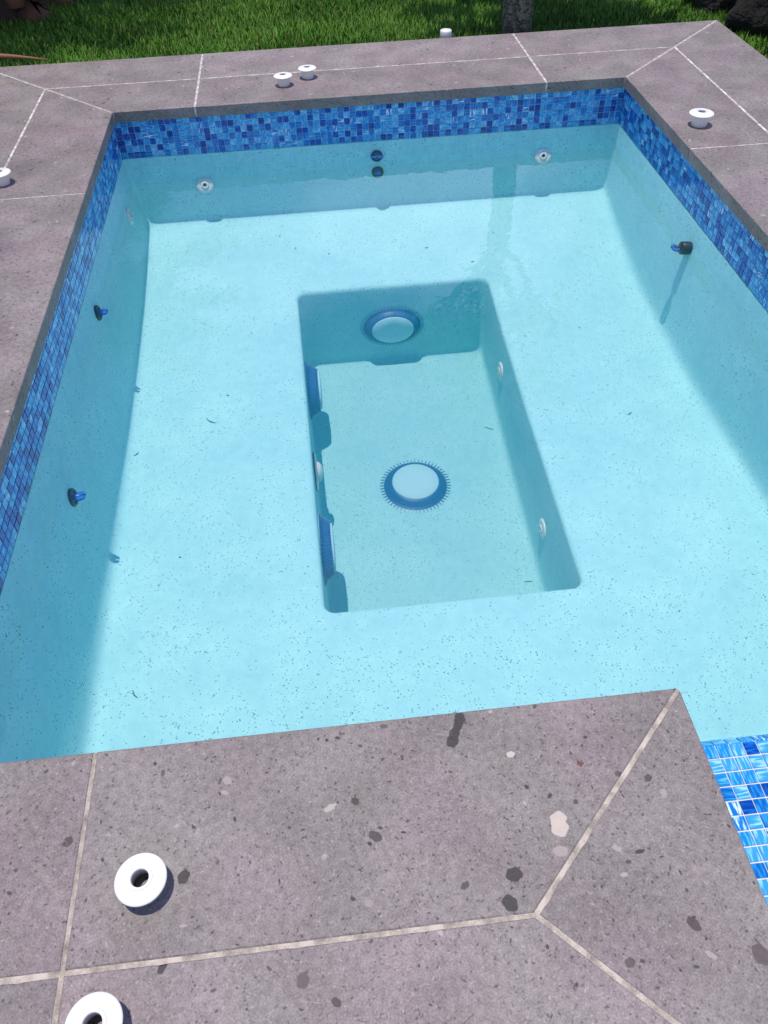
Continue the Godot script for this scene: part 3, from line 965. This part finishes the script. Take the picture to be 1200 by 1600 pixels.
func build_grass() -> void:
	rng.seed = 31
	var s := st()
	var w := 0.0022
	var p := [Vector3(0, 0, 0), Vector3(0, 0.35, 0.03), Vector3(0, 0.7, 0.12), Vector3(0, 1.0, 0.30)]
	var ww := [1.0, 0.95, 0.65, 0.0]
	for i in 3:
		quad(s, p[i] + Vector3(-ww[i], 0, 0), p[i] + Vector3(ww[i], 0, 0), p[i + 1] + Vector3(ww[i + 1], 0, 0), p[i + 1] + Vector3(-ww[i + 1], 0, 0))
	var blade := done(s)
	var patch := noise(88, 1.6, 3)
	var list := []
	var areas := [[-2.6, 4.2, -1.6, -0.605, 96000], [-2.6, 4.2, -3.4, -1.6, 60000], [W + 0.605, 3.4, -0.61, 1.2, 14000]]
	for a in areas:
		for k in a[4]:
			list.append(Vector3(rng.randf_range(a[0], a[1]), -0.068, rng.randf_range(a[2], a[3])))
	var mm := MultiMesh.new()
	mm.transform_format = MultiMesh.TRANSFORM_3D
	mm.use_colors = true
	mm.mesh = blade
	mm.instance_count = list.size()
	for k in list.size():
		var q: Vector3 = list[k]
		var n := patch.get_noise_2d(q.x, q.z)
		var h := rng.randf_range(0.024, 0.052) * (1.0 + 0.3 * n)
		if q.z > -0.66: h *= 0.85
		var b := Basis(Vector3.UP, rng.randf() * TAU) * Basis(Vector3(1, 0, 0), rng.randf_range(-0.1, 0.55)) * Basis.from_scale(Vector3(w * rng.randf_range(0.8, 1.4), h, h))
		mm.set_instance_transform(k, Transform3D(b, q))
		var t := clampf(0.5 + n * 0.9 + rng.randf_range(-0.35, 0.35), 0, 1)
		var c := Color(0.050, 0.140, 0.014).lerp(Color(0.130, 0.29, 0.038), t)
		if rng.randf() < 0.05: c = Color(0.26, 0.26, 0.08)
		mm.set_instance_color(k, c)
	var g := StandardMaterial3D.new()
	g.vertex_color_use_as_albedo = true
	g.roughness = 0.6
	g.metallic_specular = 0.3
	g.backlight_enabled = true
	g.backlight = Color(0.35, 0.45, 0.2)
	var o := MultiMeshInstance3D.new()
	o.name = "grass"
	o.multimesh = mm
	o.material_override = g
	add_child(o)
	o.set_meta("kind", "stuff")
	o.set_meta("label", "dense green lawn grass growing up to the coping edge")
	o.set_meta("category", "grass")

func frond_mesh(length: float, droop: float, seed_: int, width := 0.26) -> ArrayMesh:
	# a feather leaf: midrib along +x, arching down, with leaflets on both sides
	rng.seed = seed_
	var s := st()
	s.set_smooth_group(-1)
	var pts := []
	var rad := []
	for i in 15:
		var t := i / 14.0
		pts.append(Vector3(length * (t - 0.10 * droop * t * t), length * (0.28 * t - droop * 0.75 * t * t), 0.0))
		rad.append(lerpf(0.014, 0.002, t))
	tube(s, pts, rad, 5)
	for k in 46:
		var t2 := 0.16 + 0.83 * k / 46.0
		var i2 := int(t2 * 14)
		var base: Vector3 = pts[i2].lerp(pts[min(i2 + 1, 14)], t2 * 14 - i2)
		var tang: Vector3 = (pts[min(i2 + 1, 14)] - pts[i2]).normalized()
		var ll := width * (0.35 + 0.65 * sin(PI * pow(t2, 0.8))) * rng.randf_range(0.85, 1.1)
		for sd in [-1.0, 1.0]:
			var dirv: Vector3 = (tang * rng.randf_range(0.45, 0.7) + Vector3(0, 0, sd) + Vector3(0, rng.randf_range(-0.15, 0.25), 0)).normalized()
			var tip: Vector3 = base + dirv * ll + Vector3(0, -ll * rng.randf_range(0.15, 0.4), 0)
			var mid: Vector3 = base + dirv * ll * 0.5
			var wv := tang * 0.010
			quad(s, base - wv * 0.4, base + wv * 0.4, mid + wv, mid - wv)
			for v in [mid - wv, mid + wv, tip]: s.add_vertex(v)
	return done(s)

func boot_mesh(seed_: int) -> ArrayMesh:
	# the fibrous stub of an old leaf
	rng.seed = seed_
	var s := st()
	var pts := []
	var rad := []
	for i in 5:
		var t := i / 4.0
		pts.append(Vector3(0.02 + 0.10 * t * t + rng.randf_range(-0.008, 0.008), 0.20 * t, rng.randf_range(-0.01, 0.01)))
		rad.append(lerpf(0.055, 0.018, t) * rng.randf_range(0.85, 1.15))
	tube(s, pts, rad, 7)
	return done(s)

func palm(at: Vector3, height: float, radius: float, label: String, n_fronds: int, flen: float, aim: Array, boots: int) -> void:
	var t := thing("palm_tree", label, "palm tree", at)
	var bark: Material = M.bark
	var s := st()
	var pts := []
	var rad := []
	for i in 12:
		var k := i / 11.0
		pts.append(Vector3(0.06 * sin(k * 2.0) * height * 0.3, height * k, 0.03 * sin(k * 3.0)))
		rad.append(radius * (1.25 - 0.5 * pow(k, 0.4)) * (1.0 + 0.06 * sin(i * 2.1)))
	tube(s, pts, rad, 22)
	var trunk := part(t, "trunk", done(s), bark)
	var bm := [boot_mesh(3), boot_mesh(4), boot_mesh(5)]
	for k in boots:
		var row := k / 14
		var a := (k % 14) * TAU / 14.0 + (row % 2) * 0.22 + 0.2 * sin(k * 7.1)
		var y := -0.02 + row * 0.13 + 0.03 * sin(k * 3.3)
		var r := radius * (1.25 - 0.5 * pow(clampf(y / height, 0, 1), 0.4)) * 0.94
		part(trunk, "leaf_base", bm[k % 3], M.boots[k % 3], Transform3D(Basis(Vector3.UP, -a) * Basis.from_scale(Vector3.ONE * clampf(radius * 3.4, 0.5, 1.5) * (0.95 + 0.25 * sin(k * 1.7))), Vector3(cos(a) * r, y, sin(a) * r)))
	var fm := [frond_mesh(flen, 0.55, 21), frond_mesh(flen * 0.9, 0.8, 22), frond_mesh(flen, 0.95, 23)]
	rng.seed = 5 + int(height * 10)
	for k in n_fronds:
		var a2: float = aim[k % aim.size()] + (k / aim.size()) * 0.17 if aim.size() else k * 2.39996
		part(t, "frond", fm[k % 3], M.frond, Transform3D(Basis(Vector3.UP, a2) * Basis(Vector3(0, 0, 1), rng.randf_range(-0.15, 0.75)), Vector3(pts[-1].x, height - 0.05, pts[-1].z)))

func build_garden() -> void:
	# bark with grey lichen flakes
	var bn := noise_bytes(noise(91, 0.05, 4), 256, 256, true)
	var bn2 := noise_bytes(noise(92, 0.018, 3), 256, 256, true)
	var d := PackedByteArray()
	d.resize(256 * 256 * 3)
	for i in 256 * 256:
		var k := clampf((bn[i] - 110) / 50.0, 0, 1)
		var c := Vector3(52, 46, 42).lerp(Vector3(104, 100, 92), k)
		if bn2[i] > 146: c = c.lerp(Vector3(124, 136, 108), clampf((bn2[i] - 146) / 20.0, 0, 0.8))
		for j in 3: d[i * 3 + j] = int(c[j])
	M.trunk = StandardMaterial3D.new()
	M.trunk.albedo_texture = tex(256, 256, d)
	M.trunk.uv1_triplanar = true
	M.trunk.uv1_scale = Vector3.ONE * 6.0
	M.trunk.roughness = 0.95
	M.trunk.heightmap_enabled = false
	var bh := noise(93, 0.06, 4).get_seamless_image(256, 256)
	bh.convert(Image.FORMAT_RGBA8)
	bh.bump_map_to_normal_map(6.0)
	M.trunk.normal_enabled = true
	M.trunk.normal_texture = ImageTexture.create_from_image(bh)
	M.bark = mat(Color(0.055, 0.032, 0.020), 0.95)
	M.boots = [mat(Color(0.22, 0.11, 0.06), 0.9), mat(Color(0.12, 0.06, 0.034), 0.9), mat(Color(0.32, 0.20, 0.12), 0.9)]
	M.frond = mat(Color(0.035, 0.085, 0.022), 0.5)
	M.frond.backlight_enabled = true
	M.frond.backlight = Color(0.3, 0.4, 0.15)
	M.dry = mat(Color(0.24, 0.11, 0.05), 0.85)
	# stout old palm in the far corner and the one whose fronds shade the coping
	palm(Vector3(-1.02, -0.08, -1.78), 1.35, 0.42, "stout palm trunk wrapped in brown fibrous leaf bases on the lawn", 26, 1.25, [], 98)
	palm(Vector3(-3.55, -0.08, 0.95), 9.0, 0.17, "tall slim palm tree standing beside the coping, its fronds high overhead", 26, 2.65, [], 18)
	# the slim grey tree at the edge of the lawn, with a branching crown
	var t := thing("garden_tree", "slim grey lichen-flecked tree trunk rising from the lawn behind the far coping", "tree", Vector3(1.70, -0.08, -0.80))
	var s := st()
	tube(s, [Vector3(0, -0.02, 0), Vector3(0, 0.05, 0), Vector3(0.0, 0.3, -0.01), Vector3(0.01, 0.6, -0.03), Vector3(0.0, 0.95, -0.05), Vector3(-0.01, 1.3, -0.10)], [0.075, 0.067, 0.062, 0.060, 0.056, 0.046], 18)
	part(t, "trunk", done(s), M.trunk)
	rng.seed = 64
	var tips := []
	var br := st()
	for k in 9:
		var a := k * 2.4
		var start := Vector3(0.0, 0.85 + 0.05 * k, -0.05 - 0.006 * k)
		var dirv := Vector3(cos(a) * 0.8, rng.randf_range(0.7, 1.2), sin(a) * 0.55 - 0.45).normalized()
		var mid := start + dirv * 0.35
		var end := mid + (dirv + Vector3(0, 0.5, 0)).normalized() * rng.randf_range(0.35, 0.55)
		tube(br, [start, mid, end], [0.026, 0.018, 0.011], 7)
		tips.append(end)
		for j in 2:
			var e2 := mid.lerp(end, 0.4) + Vector3(rng.randf_range(-0.3, 0.3), rng.randf_range(0.15, 0.35), rng.randf_range(-0.3, 0.1))
			tube(br, [mid.lerp(end, 0.4), e2], [0.013, 0.008], 6)
			tips.append(e2)
	part(t, "branches", done(br), M.trunk)
	var lf := st()
	lf.set_smooth_group(-1)
	for tip in tips:
		for k in 26:
			var a3 := rng.randf() * TAU
			var dv := Vector3(cos(a3), rng.randf_range(-0.35, 0.9), sin(a3)).normalized()
			var ln := rng.randf_range(0.08, 0.16)
			var b0: Vector3 = tip + Vector3(rng.randf_range(-0.09, 0.09), rng.randf_range(-0.10, 0.08), rng.randf_range(-0.09, 0.09))
			var sv := dv.cross(Vector3(rng.randf_range(-0.3, 0.3), 1, 0.2)).normalized() * ln * 0.2
			quad(lf, b0, b0 + dv * ln * 0.5 + sv, b0 + dv * ln, b0 + dv * ln * 0.5 - sv)
	part(t, "crown", done(lf), M.frond)
	# lava boulders edging the bed on the other side
	rng.seed = 12
	var rocks := [
		[Vector3(2.80, 0.0, -1.02), Vector3(0.22, 0.17, 0.20), "dark lava boulder behind the coping corner, half in the lawn"], [Vector3(2.84, 0.0, -0.66), Vector3(0.19, 0.19, 0.20), "black lava boulder wedged between two browner ones"],
		[Vector3(2.86, 0.02, -0.28), Vector3(0.20, 0.22, 0.20), "rough brown lava boulder with pinkish top beside the coping"], [Vector3(2.88, 0.0, 0.12), Vector3(0.19, 0.18, 0.21), "low grey lava boulder past the pink-topped one"],
		[Vector3(3.16, 0.03, -0.80), Vector3(0.22, 0.22, 0.24), "dark boulder in the second row behind the black one"], [Vector3(3.20, 0.04, -0.32), Vector3(0.22, 0.24, 0.22), "brown boulder in the second row behind the pink-topped one"], [Vector3(3.10, 0.0, -1.32), Vector3(0.24, 0.2, 0.22), "dark boulder farthest back along the lawn edge"]]
	for k in rocks.size():
		var rn := noise(200 + k, 1.3, 4)
		var rs := st()
		var seg := 34
		var grid := []
		for i in 19:
			var row := []
			for jj in seg:
				var th := PI * i / 18.0
				var ph := TAU * jj / seg
				var dv2 := Vector3(sin(th) * cos(ph), cos(th), sin(th) * sin(ph))
				# squared-off lump, knapped
				var mx := maxf(absf(dv2.x), maxf(absf(dv2.y), absf(dv2.z)))
				var v := dv2 * lerpf(1.0, 1.0 / mx, 0.55) * (0.92 + 0.30 * rn.get_noise_3dv(dv2 * 0.9) + 0.14 * rn.get_noise_3dv(dv2 * 4.5))
				row.append(v * rocks[k][1])
			grid.append(row)
		for i in 18:
			for jj in seg:
				quad(rs, grid[i][jj], grid[i][(jj + 1) % seg], grid[i + 1][(jj + 1) % seg], grid[i + 1][jj])
		var rm: StandardMaterial3D = M.trunk.duplicate()
		rm.albedo_color = [Color(0.42, 0.40, 0.40), Color(0.26, 0.25, 0.27), Color(0.95, 0.72, 0.66), Color(0.6, 0.56, 0.55), Color(0.38, 0.36, 0.36), Color(0.75, 0.6, 0.55), Color(0.4, 0.38, 0.38)][k]
		rm.uv1_scale = Vector3.ONE * 3.0
		tag(part(self, "boulder", done(rs), rm, Transform3D(Basis(Vector3.UP, k * 1.1), rocks[k][0])), rocks[k][2], "boulder", "lava boulders along the lawn")
	# capped pipe in the lawn
	var pp := thing("capped_pipe", "short white plastic pipe end with cap standing in the lawn at the coping edge", "pipe", Vector3(1.352, -0.10, -0.645))
	var ps := st()
	lathe(ps, [Vector2(0.0225, 0.0), Vector2(0.0225, 0.100)], 32)
	part(pp, "pipe", done(ps), M.white)
	var pc := st()
	lathe(pc, [Vector2(0.0245, 0.088), Vector2(0.0250, 0.090), Vector2(0.0250, 0.113), Vector2(0.0235, 0.117), Vector2(0.0, 0.1185)], 32)
	part(pp, "cap", done(pc), M.white)
	# a dry leaf stalk fallen on the edge of the coping
	var ds := st()
	var dp := []
	var dr := []
	for i in 9:
		var k2 := i / 8.0
		dp.append(Vector3(-0.85 + 0.50 * k2, 0.004 + 0.02 * sin(k2 * PI), -0.70 + 0.06 * k2))
		dr.append(lerpf(0.022, 0.003, k2))
	tube(ds, dp, dr, 8)
	tag(part(self, "dry_stalk", done(ds), M.dry), "dry orange-brown palm leaf stalk lying along the coping edge", "leaf stalk")


# ------------------------------------------------------------------ scene
func _ready() -> void:
	cam = Camera3D.new()
	cam.name = "camera"
	cam.position = Vector3(0.7037, 1.1156, 3.2138)
	cam.rotation = Vector3(-0.8127, -0.0760, -0.0409)
	cam.fov = 65.035
	cam.near = 0.02
	cam.far = 400.0
	add_child(cam)
	cam.current = true
	var env := Environment.new()
	env.background_mode = Environment.BG_SKY
	var sky := Sky.new()
	var sm := ProceduralSkyMaterial.new()
	sm.sky_top_color = Color(0.13, 0.36, 0.90)
	sm.sky_horizon_color = Color(0.90, 0.96, 1.0)
	sm.sky_curve = 0.4
	sm.ground_horizon_color = Color(0.55, 0.60, 0.60)
	sm.ground_bottom_color = Color(0.25, 0.28, 0.25)
	sm.sun_angle_max = 12.0
	# scattered fair-weather cloud all round the sky
	var cn := noise(301, 1.5, 5)
	var ci := Image.create(768, 384, false, Image.FORMAT_RGBA8)
	for y in 384:
		var lat := PI * (0.5 - (y + 0.5) / 384.0)
		for x in 768:
			var lon := TAU * (x + 0.5) / 768.0
			var dv := Vector3(cos(lat) * cos(lon), sin(lat) * 1.6, cos(lat) * sin(lon))
			var a := smoothstep(-0.02, 0.30, cn.get_noise_3dv(dv)) if lat > 0.0 else 0.0
			ci.set_pixel(x, y, Color(1, 1, 1, a))
	sm.sky_cover = ImageTexture.create_from_image(ci)
	sm.sky_cover_modulate = Color(0.86, 0.88, 0.90)
	sky.sky_material = sm
	env.sky = sky
	env.background_energy_multiplier = 0.78
	env.tonemap_mode = Environment.TONE_MAPPER_LINEAR
	env.tonemap_exposure = 0.88
	env.sdfgi_enabled = true
	env.ssao_enabled = true
	env.ssil_enabled = true
	env.volumetric_fog_enabled = true
	env.volumetric_fog_density = 0.0
	var we := WorldEnvironment.new()
	we.name = "world_environment"
	we.environment = env
	add_child(we)
	var sun := DirectionalLight3D.new()
	sun.name = "sun"
	sun.light_energy = 1.5
	sun.light_color = Color(1.0, 0.965, 0.92)
	sun.light_angular_distance = 0.5
	sun.shadow_enabled = true
	add_child(sun)
	sun.look_at_from_position(Vector3(-0.085, 1.0, -0.035), Vector3.ZERO, Vector3(0, 0, 1))

	make_materials()
	build_ground()
	build_basin()
	build_water()
	build_mosaic()
	build_coping()
	build_fittings()
	build_garden()
	build_grass()
	build_litter()
